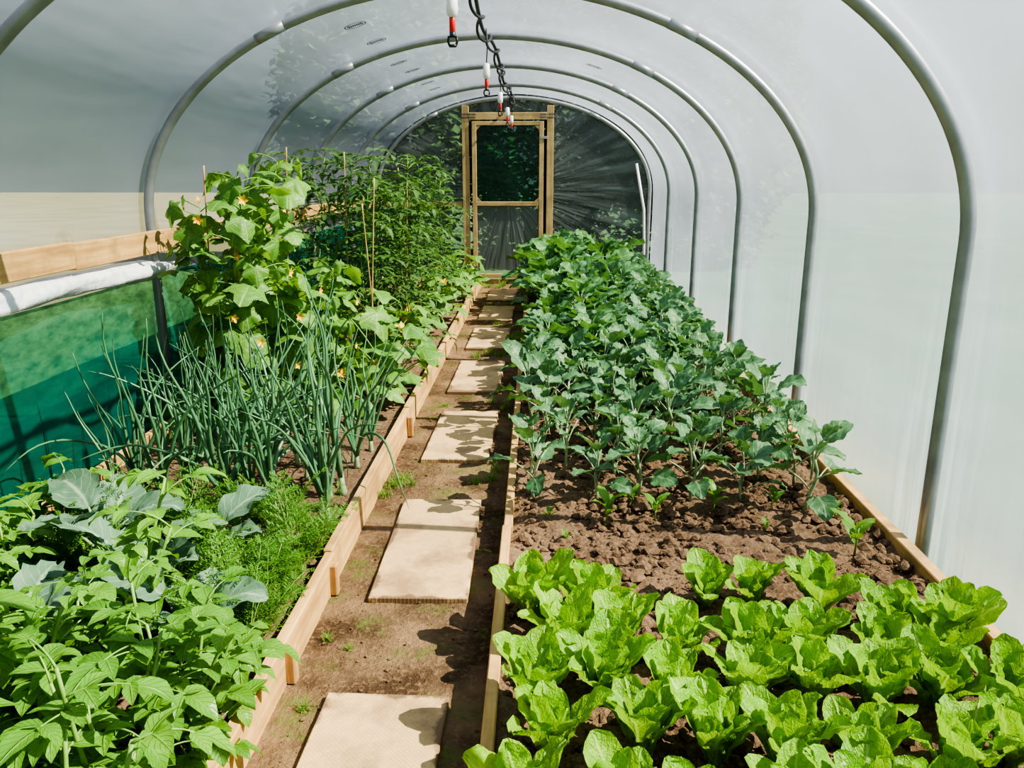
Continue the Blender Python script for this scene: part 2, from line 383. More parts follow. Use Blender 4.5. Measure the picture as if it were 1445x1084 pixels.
for cx in(-.93,.12):
    mb=MB();bars(mb,cx,10.918,2.2,.2,.08,2,3);o=obj('trim_%d'%(6 if cx<0 else 7),mb.mesh('p',[printM],False))
    tag(o,"small worn dark print marks on the timber lintel","printed mark",kind="structure")
mb=MB()
for (yy,xx) in [(3.5,-1.12),(5.1,-1.1),(5.75,-1.1),(6.75,-1.12),(7.35,-1.1),(8.3,-1.1),(8.9,-1.1),(7.0,.45)]:
    sgz=sag(yy)
    def pp(a,b):
        x=xx+a;return (x,yy+b,archz(x,.05)-sgz-.018)
    n=24
    for (ra,rb,wd) in((.065,.07,.007),(.05,.055,.005)):
        o1=[mb.add(pp(ra*cos(2*pi*k/n),rb*sin(2*pi*k/n))) for k in range(n)]
        i1=[mb.add(pp((ra-wd)*cos(2*pi*k/n),(rb-wd)*sin(2*pi*k/n))) for k in range(n)]
        for k in range(n): mb.face((o1[k],o1[(k+1)%n],i1[(k+1)%n],i1[k]))
    for k in range(-3,4):
        f=[mb.add(pp(k*.012-.004,-.028)),mb.add(pp(k*.012+.004,-.028)),mb.add(pp(k*.012+.004,.026)),mb.add(pp(k*.012-.004,.026))];mb.face(f)
o=obj('printed_film_mark',mb.mesh('printed_film_mark',[printM],False),parent=ceil);o["label"]="faded oval print marks on the film"

rail_y=[-1.4,1.9,3.55,5.9,8.4,11.0]
for i in range(5):
    a,b=rail_y[i],rail_y[i+1]
    o=box('side_rail',(CX-HW+.055,(a+b)/2,1.125+(.008 if i%2 else 0)),(.045,b-a-.004,.12),woodY)
    tag(o,"pale sawn timber rail fixed along the side hoops","timber rail","side rails of the polytunnel")
mb=MB();g=[];NR=260
for i in range(NR+1):
    y=-1.4+6.1*i/NR;c=Vector((CX-HW+.035+.012*sin(y*3.1),y,.985+.012*sin(y*2.3)))
    tp_=min(1,(4.75-y)/.5)
    ring=[]
    for k in range(20):
        a=2*pi*k/20;rr=(.052+.016*noise.noise(Vector((cos(a)*1.2,y*2.2,sin(a)*1.2)))+.008*noise.noise(Vector((cos(a)*3+9,y*6,sin(a)*3))))*max(.35,tp_)
        ring.append(mb.add(c+Vector((rr*cos(a),0,rr*sin(a)))))
    g.append(ring)
for i in range(NR):
    for k in range(20): mb.face((g[i][k],g[i][(k+1)%20],g[i+1][(k+1)%20],g[i+1][k]))
mb.face(g[0]);mb.face(g[-1][::-1])
o=obj('rolled_film',mb.mesh('rolled_film',[rollM]));tag(o,"long crumpled roll of whitish plastic sheeting above green netting","plastic roll")
mb=MB();tube(mb,[(CX+HW-.05,10.9,0.0),(CX+HW-.06,10.9,.6),(CX+HW-.08,10.9,1.0),(CX+HW-.2,10.92,1.6)],.018,sides=10)
o=obj('corner_brace_tube',mb.mesh('b',[whiteP]));tag(o,"pale bracing tube beside the end wall","brace")
o=box('end_rail',(-1.58,10.97,1.07),(1.13,.045,.07),woodX);tag(o,"horizontal timber rail joining side wall to door post","timber rail")

def boards(xc,zt,ht,breaks,label,grp,jit=.006,th=.036):
    rr=random.Random(int(abs(xc)*100))
    for i in range(len(breaks)-1):
        a,b=breaks[i],breaks[i+1]
        o=box('bed_edging_board',(xc+rr.uniform(-jit,jit),(a+b)/2,zt-ht/2+rr.uniform(-.01,.006)),(th,b-a-.006,ht),woodY)
        o.rotation_euler=(rr.uniform(-.003,.003),rr.uniform(-.03,.03),rr.uniform(-.005,.005))
        tag(o,label,"edging board",grp)
boards(-.77,.145,.16,[.6,2.66,4.5,6.6,8.7,10.7],"pale timber edging board along the path and planted bed","path side edging boards of planted bed")
boards(-.115,.12,.13,[.6,2.95,4.95,7.0,9.1,10.7],"thin timber edging board between path and soil bed","path side edging boards of soil bed")
boards(1.41,.145,.16,[.6,2.5,4.6,6.8,9.0,10.9],"pale timber edging board at the foot of the film wall","outer bed edging boards",.004,.05)
boards(-2.08,.14,.16,[.6,2.9,5.1,7.2,9.2,10.9],"timber edging board at the foot of the green netting","outer bed edging boards")
for (x,y,z) in [(-.735,2.08,.12),(-.735,2.6,.12),(-.735,4.4,.12)]:
    o=box('timber_peg',(x,y,z/2),(.032,.04,z),pegM);tag(o,"short square timber peg holding the edging board","peg","bed edging pegs")

mb=MB();S=60
mb2=[mb.add((-S,-S,-.03)),mb.add((S,-S,-.03)),mb.add((S,S,-.03)),mb.add((-S,S,-.03))];mb.face(mb2)
o=obj('lawn',mb.mesh('lawn',[lawnM]));tag(o,"rough grass field outside the polytunnel","lawn",kind="stuff")
def ground(name,x0,x1,y0,y1,z,amp,mat,dx=.016,edge=0):
    mb=MB();nx=int((x1-x0)/dx);ys=[];y=y0
    while y<y1: ys.append(y);y+=max(dx,y*.006)
    ys.append(y1);g=[]
    for y in ys:
        row=[]
        for i in range(nx+1):
            x=x0+(x1-x0)*i/nx
            h=amp*(noise.noise(Vector((x*4,y*4,z)))*.9+noise.noise(Vector((x*16,y*16,z+5)))*.6+abs(noise.noise(Vector((x*45,y*45,z+9))))*.7)
            row.append(mb.add((x,y,z+h)))
        g.append(row)
    for j in range(len(ys)-1):
        for i in range(nx): mb.face((g[j][i],g[j][i+1],g[j+1][i+1],g[j+1][i]))
    return obj(name,mb.mesh(name,[mat]))
o=ground('floor',-.755,-.13,.4,11.3,-.002,.008,pathM);tag(o,"trodden bare earth path with patches of moss","path",kind="structure")
o=ground('bed_soil',-.097,1.388,.6,10.95,.085,.03,soilM);tag(o,"crumbly brown soil of the raised bed","soil",kind="stuff")
o=ground('bed_soil',-2.063,-.788,.6,10.95,.085,.02,soilM,.022);tag(o,"dark brown soil of the raised bed under crops","soil",kind="stuff")
ico_v=[Vector(v).normalized() for v in [(-.525,.85,0),(.525,.85,0),(-.525,-.85,0),(.525,-.85,0),(0,-.525,.85),(0,.525,.85),(0,-.525,-.85),(0,.525,-.85),(.85,0,-.525),(.85,0,.525),(-.85,0,-.525),(-.85,0,.525)]]
ico_f=[(0,11,5),(0,5,1),(0,1,7),(0,7,10),(0,10,11),(1,5,9),(5,11,4),(11,10,2),(10,7,6),(7,1,8),(3,9,4),(3,4,2),(3,2,6),(3,6,8),(3,8,9),(4,9,5),(2,4,11),(6,2,10),(8,6,7),(9,8,1)]
def clods(n,x0,x1,y0,y1,z,smin,smax,name,lab):
    mb=MB();k_=0
    while k_<n:
        y=y0+(y1-y0)*random.random()**1.5;x=R(x0,x1)
        if noise.noise(Vector((x*5,y*5,3)))<R(-.5,.3): continue
        k_+=1;s=smin+(smax-smin)*random.random()**5
        ii=[mb.add((x+v.x*s*R(.6,1.3),y+v.y*s*R(.6,1.3),z+s*.2+v.z*s*R(.4,.9))) for v in ico_v]
        for f in ico_f: mb.face([ii[k] for k in f])
    o=obj(name,mb.mesh(name,[soilM],False));tag(o,lab,"soil",kind="stuff")
clods(15000,-.08,1.37,1.0,6.0,.093,.003,.034,'soil_clods',"loose crumbs and clods of brown soil on the bed")
clods(2500,-2.04,-.80,1.2,6.5,.095,.004,.02,'soil_clods',"loose crumbs and clods of brown soil on the bed")
clods(1200,-.74,-.15,1.2,9,.002,.002,.009,'path_grit',"small crumbs of earth scattered over the path")
for (a,b) in [(1.1,2.0),(2.54,3.43),(3.96,4.85),(5.3,6.25),(6.7,7.65),(8.05,8.95),(9.35,10.25)]:
    e=box('paving_slab',(-.43+R(-.008,.008),(a+b)/2,.004),(.36,b-a,.035),slabM,.004);e.rotation_euler=(0,0,R(-.02,.02))
    tag(e,"cream rectangular paving slab with dirty edges on the earth path","paving slab","path slabs")

mb=MB();pts=[];pts2=[]
for i in range(400):
    y=-1+12*i/399;k=(y-2.85)/1.625;z=2.385-.035*sin(pi*k)**2
    pts.append((CX+.015*sin(y*2.1),y,z));pts2.append((CX+.015*sin(y*2.1)+.03*cos(y*9),y,z-.02+.035*sin(y*9)))
tube(mb,pts,.012,sides=8);m1=mb.mesh('supply_pipe',[blackP]);mb=MB();tube(mb,pts2,.009,sides=6);m2=mb.mesh('twisted_hose',[blackP])
e=obj('irrigation_line',None,(0,0,0));tag(e,"black irrigation pipe with twisted hose along the tunnel ridge","irrigation pipe")
obj('supply_pipe',m1,parent=e);obj('twisted_hose',m2,parent=e)
mb=MB();tube(mb,[(0,0,.40),(.006,0,.3),(0,0,.19)],.004,sides=6);dt=mb.mesh('drop_tube',[blackP])
mb=MB();tube(mb,[(0,0,z) for z in(.195,.19,.13,.11,.10)],lambda t:[.009,.02,.023,.02,.01][round(t*4)],sides=14);wt=mb.mesh('white_weight',[whiteP])
mb=MB();tube(mb,[(0,0,z) for z in(.105,.1,.05,.045)],lambda t:[.008,.012,.012,.008][round(t*3)],sides=12);rd=mb.mesh('red_valve',[redP])
mb=MB();tube(mb,[(0,0,.05),(0,0,.035),(0,0,.03)],.012,sides=10);tube(mb,[(.014,0,.035),(.018,0,.015),(.012,0,0)],.005,sides=6);tube(mb,[(-.014,0,.035),(-.018,0,.015),(-.012,0,0)],.005,sides=6);tube(mb,[(-.014,0,0),(.014,0,0)],.006,sides=6)
hd=mb.mesh('spray_head',[blackP])
for y in(1.3,3.3,5.4,7.3,9.0,10.3):
    e=obj('sprinkler',None,(CX,y,1.97));tag(e,"hanging misting sprinkler with white weight, red valve and black head","sprinkler","hanging sprinklers")
    for n_,m_ in(('drop_tube',dt),('white_weight',wt),('red_valve',rd),('spray_head',hd)): obj(n_,m_,parent=e)

# ------------------------------------------------------------------ plants
G_LET=leaf_mat('lettuce_leaf',(.12,.34,.025),(.32,.58,.05),(.6,.74,.3),.5,.40,.36,8,(.5,.82,.04),25,.9)
G_KAL=leaf_mat('brassica_leaf',(.05,.15,.06),(.12,.25,.115),(.36,.48,.3),.45,.24,.45,6,(.22,.46,.06),9,.4,.35)
G_CAB=leaf_mat('cabbage_leaf',(.04,.14,.045),(.11,.26,.08),(.34,.5,.25),.45,.28,.45,6,(.22,.46,.05),9,.4,.35)
G_BLU=leaf_mat('broccoli_leaf',(.07,.15,.09),(.13,.23,.14),(.38,.5,.35),.5,.15,.5,6,(.2,.4,.12),9,.4,.3)
G_POT=leaf_mat('potato_leaf',(.06,.2,.025),(.18,.39,.05),(.3,.5,.12),.4,.30,.42,6,(.38,.66,.03),6,.8,.4)
G_CUC=leaf_mat('cucumber_leaf',(.055,.18,.03),(.20,.39,.07),(.35,.56,.2),.5,.33,.45,5,(.36,.62,.04),5,.5)
G_TOM=leaf_mat('tomato_leaf',(.03,.105,.025),(.105,.21,.055),(.2,.34,.1),.3,.26,.5,5,(.2,.38,.05),5,.4,.3)
G_CAR=leaf_mat('carrot_leaf',(.05,.17,.02),(.15,.33,.05),(.2,.4,.08),.2,.28,.5,5,(.28,.5,.05),12,.2)
G_ONI=leaf_mat('onion_leaf',(.055,.17,.08),(.15,.31,.15),(.15,.3,.13),.1,.12,.3,5,(.2,.4,.1),8,.1,.5)
G_GRA=leaf_mat('grass_leaf',(.08,.22,.03),(.2,.37,.06),(.3,.45,.1),.2,.3,.5,5,(.4,.6,.06),12,.1)
G_TRE=leaf_mat('tree_leaf',(.025,.065,.022),(.075,.14,.05),(.09,.17,.06),.2,.25,.8,5,(.1,.2,.04),1.5,.1,.1)
STEM=plain('green_stem',(.2,.36,.08),.5,0,(.14,.27,.05))
STEMP=plain('pale_stem',(.30,.42,.22),.5,0,(.22,.32,.18))
BARK=plain('bark',(.1,.07,.045),.9)
YEL=plain('yellow_petal',(.85,.55,.02),.5,0,(.8,.42,.01))

def frame(az,el,roll=0):
    d=Vector((cos(el)*cos(az),cos(el)*sin(az),sin(el)));s=Vector((-sin(az),cos(az),0));n=d.cross(s)
    if roll: s2=s*cos(roll)+n*sin(roll);n=n*cos(roll)-s*sin(roll);s=s2
    return d,s,n
def leaf(mb,base,az,el0,el1,L,W,shape,nl=7,nw=4,cup=.15,ruf=0,rfq=3,roll=0,blis=0,mat=0):
    p=Vector(base);ph=R(0,6.28);rows=[];tws=R(-.25,.25)
    for i in range(nl+1):
        t=i/nl;d,s,n=frame(az+tws*t,el0+(el1-el0)*t,roll);w=max(shape(t),.02)*W/2;row=[]
        for j in range(nw+1):
            q=-1+2*j/nw
            o=n*(cup*abs(q)**1.5*w+ruf*L*q*q*sin(rfq*2*pi*t+ph+(0 if q>0 else 1.7)))
            if blis: o+=n*blis*noise.noise(Vector((t*9+ph,q*4,ph)))
            row.append(mb.add(p+s*(q*w)+o,(t,q*.5+.5)))
        rows.append(row);p=p+d*(L/nl)
    for i in range(nl):
        for j in range(nw): mb.face((rows[i][j],rows[i][j+1],rows[i+1][j+1],rows[i+1][j]),mat)
    return p
def arc(base,az,el0,el1,L,n=5):
    p=Vector(base);out=[p.copy()];
    for i in range(n):
        d,_,_=frame(az,el0+(el1-el0)*(i+.5)/n);p=p+d*(L/n);out.append(p.copy())
    return out
def sh_spoon(t):
    return .2+.8*(lambda k:k*k*(3-2*k))(t/.66) if t<.66 else sqrt(max(0,1-((t-.66)/.345)**2))
def sh_oval(t): return max(0,sin(pi*t**.85))**.8
def sh_kohl(t): 
    return max(0,sin(pi*min(1,t*.95+.03)**.75))**.75*(1+.09*sin(7.5*pi*t))
def sh_ovate(t): return max(0,sin(pi*(t*.97+.03)**.65))**.85
def palm(mb,c,az,tilt,Rr,droop=.25,lob=.16,mat=0):
    d,s,n=frame(az,tilt,R(-.3,.3));nr=4;ns=25;ph=R(0,6);rings=[]
    c0=mb.add(Vector(c),(0,.5))
    for r in range(1,nr+1):
        row=[];f=r/nr
        for k in range(ns):
            th=-pi+2*pi*(k+.5)/ns
            rad=Rr*(.62+.3*cos(th))*(1+lob*cos(5*th)+.06*sin(13*th+ph)) if f>.3 else Rr*.8*(.62+.3*cos(th))
            if abs(th)>2.6: rad*=.55
            rad*=f
            q=abs(sin(2.5*th))
            z=-droop*Rr*f*f*(.6+.4*cos(th))+.09*Rr*f*sin(5*th+ph)*f+.08*Rr*(q-.5)*f
            row.append(mb.add(Vector(c)+d*(rad*cos(th))+s*(rad*sin(th))+n*z,(f,.5+.5*q*(.3+.7*f))))
        rings.append(row)
    for k in range(ns-1):
        k2=k+1
        mb.face((c0,rings[0][k],rings[0][k2]),mat)
        for r in range(nr-1): mb.face((rings[r][k],rings[r+1][k],rings[r+1][k2],rings[r][k2]),mat)
def compound(F,S,base,az,el0,el1,L,pairs,l,w,r=.003,nl=5,cup=.15,shape=sh_ovate,droop=.6):
    pts=arc(base,az,el0,el1,L,8);tube(S,pts,r,r*.5,5)
    for i in range(pairs):
        t=.28+.62*i/max(1,pairs-1);k=t*8;a=int(k);p=pts[a].lerp(pts[min(8,a+1)],k-a);el=el0+(el1-el0)*t
        sc=(.65+.5*sin(pi*min(1,t)))*R(.85,1.1)
        for sg in(-1,1):
            leaf(F,p,az+sg*R(.9,1.3),el*.4+R(-.1,.25),el*.4-droop*R(.6,1.2),l*sc,w*sc,shape,nl,4,cup,.02,2,R(-.3,.3))
    leaf(F,pts[-1],az,el1+.1,el1-droop,l*1.25,w*1.25,shape,nl,4,cup,.02,2)

def plant(name,parts,loc,rz,sc,label,cat,group,tilt=.05):
    if len(parts)==1:
        o=obj(name,parts[0][1],loc,rz,sc)
    else:
        o=obj(name,None,loc,rz,sc)
        for n_,m_ in parts: obj(n_,m_,parent=o)
    o.rotation_euler=(R(-tilt,tilt),R(-tilt,tilt),rz)
    return tag(o,label,cat,group)

# lettuce
def mk_lettuce(i):
    mb=MB();n=11;a=R(0,6)
    for k in range(n):
        t=k/(n-1);a+=2.4+R(-.3,.3)
        el0=radians(70+16*t+R(-7,7));el1=el0-radians(44-30*t+R(-14,14));L=R(.20,.26)*(1-.2*t)
        leaf(mb,(.012*cos(a),.012*sin(a),-.004),a,el0,el1,L,L*R(.40,.49),sh_spoon,13,8,.38,.028,R(2.2,3.6),R(-.35,.35),.015)
    return [('lettuce',mb.mesh('lettuce_leaves_%d'%i,[G_LET]))]
LET=[mk_lettuce(i) for i in range(8)]
for r,y in enumerate([1.02,1.22,1.43,1.64,1.86,2.07,2.28]):
    for c in range(8):
        x=.0+.182*c+(.07 if r%2 else 0)+R(-.025,.025)
        if x>1.31: continue
        if r==6 and c in(2,): continue
        yy=y+R(-.035,.035)+(.08 if r==6 and c in(3,4,5) else 0)-(.06*(c-5) if r>=6 and c>5 else 0)
        plant('lettuce',random.choice(LET),(x,yy,.09),R(0,6.28),R(.8,1.08),"bright green romaine lettuce with crinkled upright leaves in soil","lettuce","lettuces in the soil bed",.1)

# brassicas
def mk_bras(i,h,mat,nleaf,lmin,lmax,shape,e0=28,ruf=.05,stemf=.55):
    F=MB();S=MB();bend=R(0,6);stem=[(.02*sin(k*.9+bend)*k/5,.02*cos(k*.7+bend)*k/5,h*stemf*k/5) for k in range(6)]
    tube(S,stem,.008,.005,7)
    a=R(0,6)
    for k in range(nleaf):
        t=k/(nleaf-1);a+=2.4+R(-.3,.3);z=h*stemf*(.25+.75*t);b=Vector(stem[0]).lerp(Vector(stem[-1]),min(1,z/(h*stemf)))
        el=radians(e0+45*t+R(-12,12));pl=h*R(.28,.48)*(1-.3*t)
        pts=arc(b,a,el+.25,el-.2,pl,4);tube(S,pts,.0038,.003,5)
        L=R(lmin,lmax)*(1-.3*t*t)
        leaf(F,pts[-1],a,el-.2,el-radians(R(40,95)),L,L*R(.68,.88),shape,10,6,.2,ruf,R(1.8,3),R(-.6,.6),.014)
    return [('stem',S.mesh('b_stem_%d'%i,[STEMP])),('foliage',F.mesh('b_leaf_%d'%i,[mat]))]
KA=[mk_bras(i,.36,G_KAL,9,.10,.155,sh_kohl,34,.03,.6) for i in range(7)]
KB=[mk_bras(10+i,.42,G_CAB,15,.14,.2,sh_oval) for i in range(5)]
KC=[mk_bras(20+i,.42,G_KAL,14,.13,.19,sh_kohl) for i in range(4)]
y=3.36;row=0
while y<10.3:
    for c in range(6):
        x=.03+.225*c+(.07 if row%2 else -.0)+R(-.06,.06)
        if x>1.24: continue
        yy=y+R(-.08,.08)-.02*c
        prox=1-x/1.3
        xo=0 if yy<5 else min(.10,.05*(yy-5))*prox
        if yy<5.0: P_=random.choice(KA);sc=R(.8,1.2)*(1+.10*(yy-3.3)/2);lb="young glaucous kohlrabi plant with lobed leaves on long stalks"
        elif x>.65+.1*(yy-7) or random.random()<.35: P_=random.choice(KC);sc=R(.9,1.15)*(1+.05*(yy-5)*(.4+prox));lb="leafy blue-green brassica plant in a dense row"
        else: P_=random.choice(KB);sc=R(.9,1.2)*(1+.13*(yy-5)*(.35+prox*.9));lb="broad-leaved green cabbage family plant in a dense row"
        plant('brassica_plant',P_,(min(x+xo,1.14 if yy>5 else 1.2),yy,.09),R(0,6.28),min(sc,1.7),lb,"vegetable plant","brassica plants in the soil bed",.12)
    y+=.27 if y<6 else .31;row+=1
def mk_seed(i):
    S=MB();F=MB();tube(S,[(0,0,0),(.004,0,.04),(0,.004,.075)],.003,.002,5);a=R(0,6)
    for k in range(5):
        a+=2.4;leaf(F,(0,0,.03+.01*k),a,radians(60),radians(5),R(.06,.09),R(.025,.035),sh_oval,7,4,.2,.03)
    return [('stem',S.mesh('s_stem_%d'%i,[STEM])),('foliage',F.mesh('s_leaf_%d'%i,[G_POT]))]
SE=[mk_seed(i) for i in range(3)]
for x,y,s in [(.06,3.05,.6),(.295,3.02,1.4),(.5,3.07,1.2),(.755,3.15,1.3),(1.02,3.2,1.),(1.21,2.78,1.6),(.12,2.85,.5),(.93,2.98,.5),(1.25,3.1,.7),(.42,3.22,.8)]:
    plant('brassica_seedling',random.choice(SE),(x,y,.09),R(0,6),s,"small green seedling standing in bare soil","seedling","seedlings in the bare soil")

# onions
def mk_onion(i):
    S=MB();F=MB();tube(S,[(0,0,-.01),(0,0,.02),(0,0,.05),(0,0,.12)],lambda t:[.011,.018,.013,.010][round(t*3)],sides=8)
    for k in range(6):
        a=R(0,6.28);el=radians(R(70,89));L=R(.55,.88)
        if k<1: e1=radians(R(-80,0))
        elif k<3: e1=radians(R(0,60))
        else: e1=radians(R(55,97))
        pts=arc((.004*cos(a),.004*sin(a),.08),a,el,e1,L,14)
        ww=R(0,6);pts=[p+Vector((.02*sin(j*.7+ww),.02*cos(j*.6+ww),0))*(j/14) for j,p in enumerate(pts)]
        tube(F,pts,lambda t:.0085*(1-t)**.6*(1+.1*sin(6*t))+.001,sides=6)
    return [('stem',S.mesh('o_stem_%d'%i,[STEMP])),('foliage',F.mesh('o_leaf_%d'%i,[G_ONI]))]
ON=[mk_onion(i) for i in range(10)]
for r,y in enumerate([3.02,3.24,3.47,3.72,3.95]):
    for c in range(9):
        x=-1.8+.12*c+R(-.06,.06)
        if c==8: x=-.86+R(-.02,.02)
        if random.random()<.22: continue
        plant('onion_plant',random.choice(ON),(x,y+R(-.1,.1),.09),R(0,6.28),R(.7,1.1)*(.8 if x<-1.65 else 1),"tall onion plant with blue-green tubular leaves","onion","onions in the planted bed",.14)

# carrots
def frond(F,S,base,az,el0,el1,L):
    pts=arc(base,az,el0,el1,L,8);tube(S,pts,.0022,.001,4)
    for i in range(2,9):
        t=i/8;el=el0+(el1-el0)*t;bl=L*.30*(1.15-t)+.015
        for sg in(-1,1):
            a2=az+sg*R(.8,1.1);p2=arc(pts[i],a2,el*.6+.1,el*.6-.2,bl,4);tube(F,p2,.001,.0006,3,cap=False)
            for j in range(1,5):
                for s2 in(-1,1):
                    a3=a2+s2*R(.6,.9)
                    for e in(.4,-.2): leaf(F,p2[j],a3+e*.5,el*.3+e,el*.3+e-.2,bl*.26+.005,.0044,sh_oval,2,2,.1)
def mk_car(i):
    F=MB();S=MB()
    for k in range(10):
        a=R(0,6.28);frond(F,S,(0,0,0),a,radians(R(65,89)),radians(R(5,70)),R(.24,.37))
    return [('stem',S.mesh('c_stem_%d'%i,[STEM])),('foliage',F.mesh('c_leaf_%d'%i,[G_CAR]))]
CA=[mk_car(i) for i in range(4)]
for r,y in enumerate([2.0,2.18,2.38,2.58,2.8]):
    for c in range(6):
        x=-1.6+.15*c+R(-.03,.03)
        if r<=1 and c<3: continue
        plant('carrot_plant',random.choice(CA),(min(x,-.84),y+R(-.04,.04),.09),R(0,6.28),R(.7,1.1),"carrot plant with feathery bright green fronds","carrot","carrots in the planted bed",.15)

def mk_broc(i,n):
    F=MB();S=MB();tube(S,[(0,0,0),(.01,0,.12),(0,.01,.22)],.012,.009,8);a=R(0,6)
    for k in range(n):
        a+=2.4;pts=arc((0,0,.08+.12*k/n),a,radians(R(50,75)),radians(R(30,60)),R(.08,.14),4);tube(S,pts,.006,.004,6)
        L=R(.17,.25);leaf(F,pts[-1],a,radians(R(30,60)),radians(R(-50,10)),L,L*.66,sh_kohl,12,8,.3,.04,2.2,R(-.6,.6),.016)
    return [('stem',S.mesh('br_s%d'%i,[STEMP])),('foliage',F.mesh('br_l%d'%i,[G_BLU]))]
BR=[mk_broc(i,6) for i in range(3)]
for k,(x,y,s) in enumerate([(-1.5,2.45,1.1),(-1.26,2.2,1.05),(-1.0,2.02,.85),(-1.38,1.85,1.0),(-1.12,2.5,.85)]):
    plant('broccoli_plant',BR[k%3],(x,y,.09),R(0,6),s,"broccoli plant with waxy grey-green leaves","broccoli","broccoli among the potatoes")

# potatoes
def mk_pot(i,h,ns=5):
    F=MB();S=MB()
    for st in range(ns):
        a=R(0,6.28);pts=arc((.02*cos(a),.02*sin(a),0),a,radians(R(58,88)),radians(R(60,88)),h*R(.6,1.15),8);tube(S,pts,.0075,.004,7)
        b=R(0,6)
        for k in range(1,9):
            b+=2.4;compound(F,S,pts[k],b,radians(R(20,75)),radians(R(-50,20)),R(.11,.2)*(1-.3*k/9),2,.07*R(.75,1.25),.045,.003,6,.3,sh_ovate,R(.4,1.3))
    return [('stem',S.mesh('p_s%d'%i,[STEM])),('foliage',F.mesh('p_l%d'%i,[G_POT]))]
PO=[mk_pot(i,h) for i,h in enumerate([.42,.48,.54])]
tallP=mk_pot(9,.68,2)
for x,y,s in [(-.86,1.12,1.0),(-.85,1.35,.95),(-.85,1.58,.88),(-.87,1.80,.68),(-1.13,1.2,1.05),(-1.15,1.45,1.),(-1.18,1.7,.82),(-1.4,1.3,1.1),(-1.43,1.55,1.1),(-1.5,1.78,1.),(-1.7,1.45,1.1),(-1.7,1.72,1.1),(-1.8,2.0,1.1),(-1.8,2.3,1.05),(-.93,.92,1.),(-1.2,.95,1.),(-1.78,2.58,.9),(-1.33,1.98,.7),(-1.58,2.12,.8)]:
    plant('potato_plant',random.choice(PO),(x,y,.08),R(0,6.28),s,"potato plant with dense oval green leaflets","potato plant","potatoes in the planted bed")
plant('potato_plant',tallP,(-1.2,1.95,.08),1.,1.05,"tall potato plant with a thick upright green stem","potato plant","potatoes in the planted bed")

def flower_mesh(name,c,az,el,r,n=5):
    mb=MB();d,s,nn=frame(az,el)
    for k in range(n):
        a=2*pi*k/n;dirv=s*cos(a)+nn*sin(a);sd=d.cross(dirv)
        if k==0: ctr=mb.add(Vector(c))
        b1=mb.add(Vector(c)+dirv*r*.55+sd*r*.32+d*r*.35);b2=mb.add(Vector(c)+dirv*r+d*r*.45);b3=mb.add(Vector(c)+dirv*r*.55-sd*r*.32+d*r*.35)
        mb.face((ctr,b1,b2,b3))
    return mb.mesh(name,[YEL],False)
def mk_cuc(i,h,n,lr):
    F=MB();S=MB();Fl=[];ph=R(0,6)
    pts=[(.05*sin(k*.55+ph),.05*cos(k*.45+ph),h*k/16) for k in range(17)];tube(S,pts,.007,.004,6)
    a=R(0,6)
    for k in range(n):
        t=.03+.97*k/(n-1);j=t*16;q=int(min(j,15));p=Vector(pts[q]).lerp(Vector(pts[q+1]),min(1,j-q));a+=2.4+R(-.6,.6)
        pl=R(.05,.28)*(1.15-.45*t);pp=arc(p,a,radians(R(20,50)),radians(R(-10,25)),pl,4);tube(S,pp,.0035,.003,5)
        palm(F,pp[-1],a+R(-.8,.8),radians(R(-85,5)),R(lr*.45,lr*1.3)*(1.1-.35*t),.34,.17)
        if k%9==5: Fl.append(('flower',flower_mesh('cu_f%d'%i,p+Vector((.22*cos(a+1),.22*sin(a+1),0)),a+1,0,.03)))
    return [('stem',S.mesh('cu_s%d'%i,[STEM])),('foliage',F.mesh('cu_l%d'%i,[G_CUC]))]+Fl
CU=[mk_cuc(0,1.32,62,.135),mk_cuc(1,1.44,66,.135),mk_cuc(2,1.05,56,.14)]
for k,(x,y,s) in enumerate([(-1.84,4.35,.93),(-1.62,4.28,.97),(-1.40,4.38,.82),(-1.84,4.8,.98),(-1.58,4.85,1.02),(-1.3,4.85,.82),(-1.78,5.25,.92)]):
    plant('cucumber_plant',CU[k%3],(x,y,.082),R(0,6.28),s,"climbing cucumber plant with broad lobed leaves and yellow flowers on cane","cucumber plant","climbing cucumbers")
def mk_squ(i,h,n,lr,mat):
    F=MB();S=MB();Fl=[];a=R(0,6);tube(S,[(0,0,0),(.01,.01,.08),(0,0,.15)],.016,.01,8)
    for k in range(n):
        a+=2.4+R(-.3,.3);t=k/(n-1);pl=h*R(.5,1.)*(.75+.35*t)
        pp=arc((0,0,.05+.08*t),a,radians(35+40*t),radians(15+40*t),pl,6);tube(S,pp,.006,.004,6)
        palm(F,pp[-1],a+R(-.3,.3),radians(R(-60,5)),R(lr*.7,lr*1.25),.25,.2)
    for k in range(3):
        b=R(0,6);pp=arc((0,0,.08),b,radians(60),radians(50),h*.7,4);tube(S,pp,.004,.003,5);Fl.append(('flower',flower_mesh('sq_f%d'%i,pp[-1],b,radians(60),.055)))
    return [('stem',S.mesh('sq_s%d'%i,[STEM])),('foliage',F.mesh('sq_l%d'%i,[mat]))]+Fl
SQ=[mk_squ(0,.42,20,.13,G_CUC),mk_squ(1,.5,22,.12,G_CUC)]
for k,(x,y,s) in enumerate([(-1.0,4.55,.85),(-.98,5.0,.95),(-1.08,5.4,1.2),(-1.3,5.3,1.25),(-1.02,6.9,.8),(-.98,7.6,.9),(-.95,8.3,.95),(-.92,9.0,1.),(-.95,9.7,1.)]):
    plant('courgette_plant',SQ[k%2],(x,y,.082),R(0,6.28),s,"courgette plant with large lobed leaves and orange-yellow flowers","courgette plant","courgettes by the path")
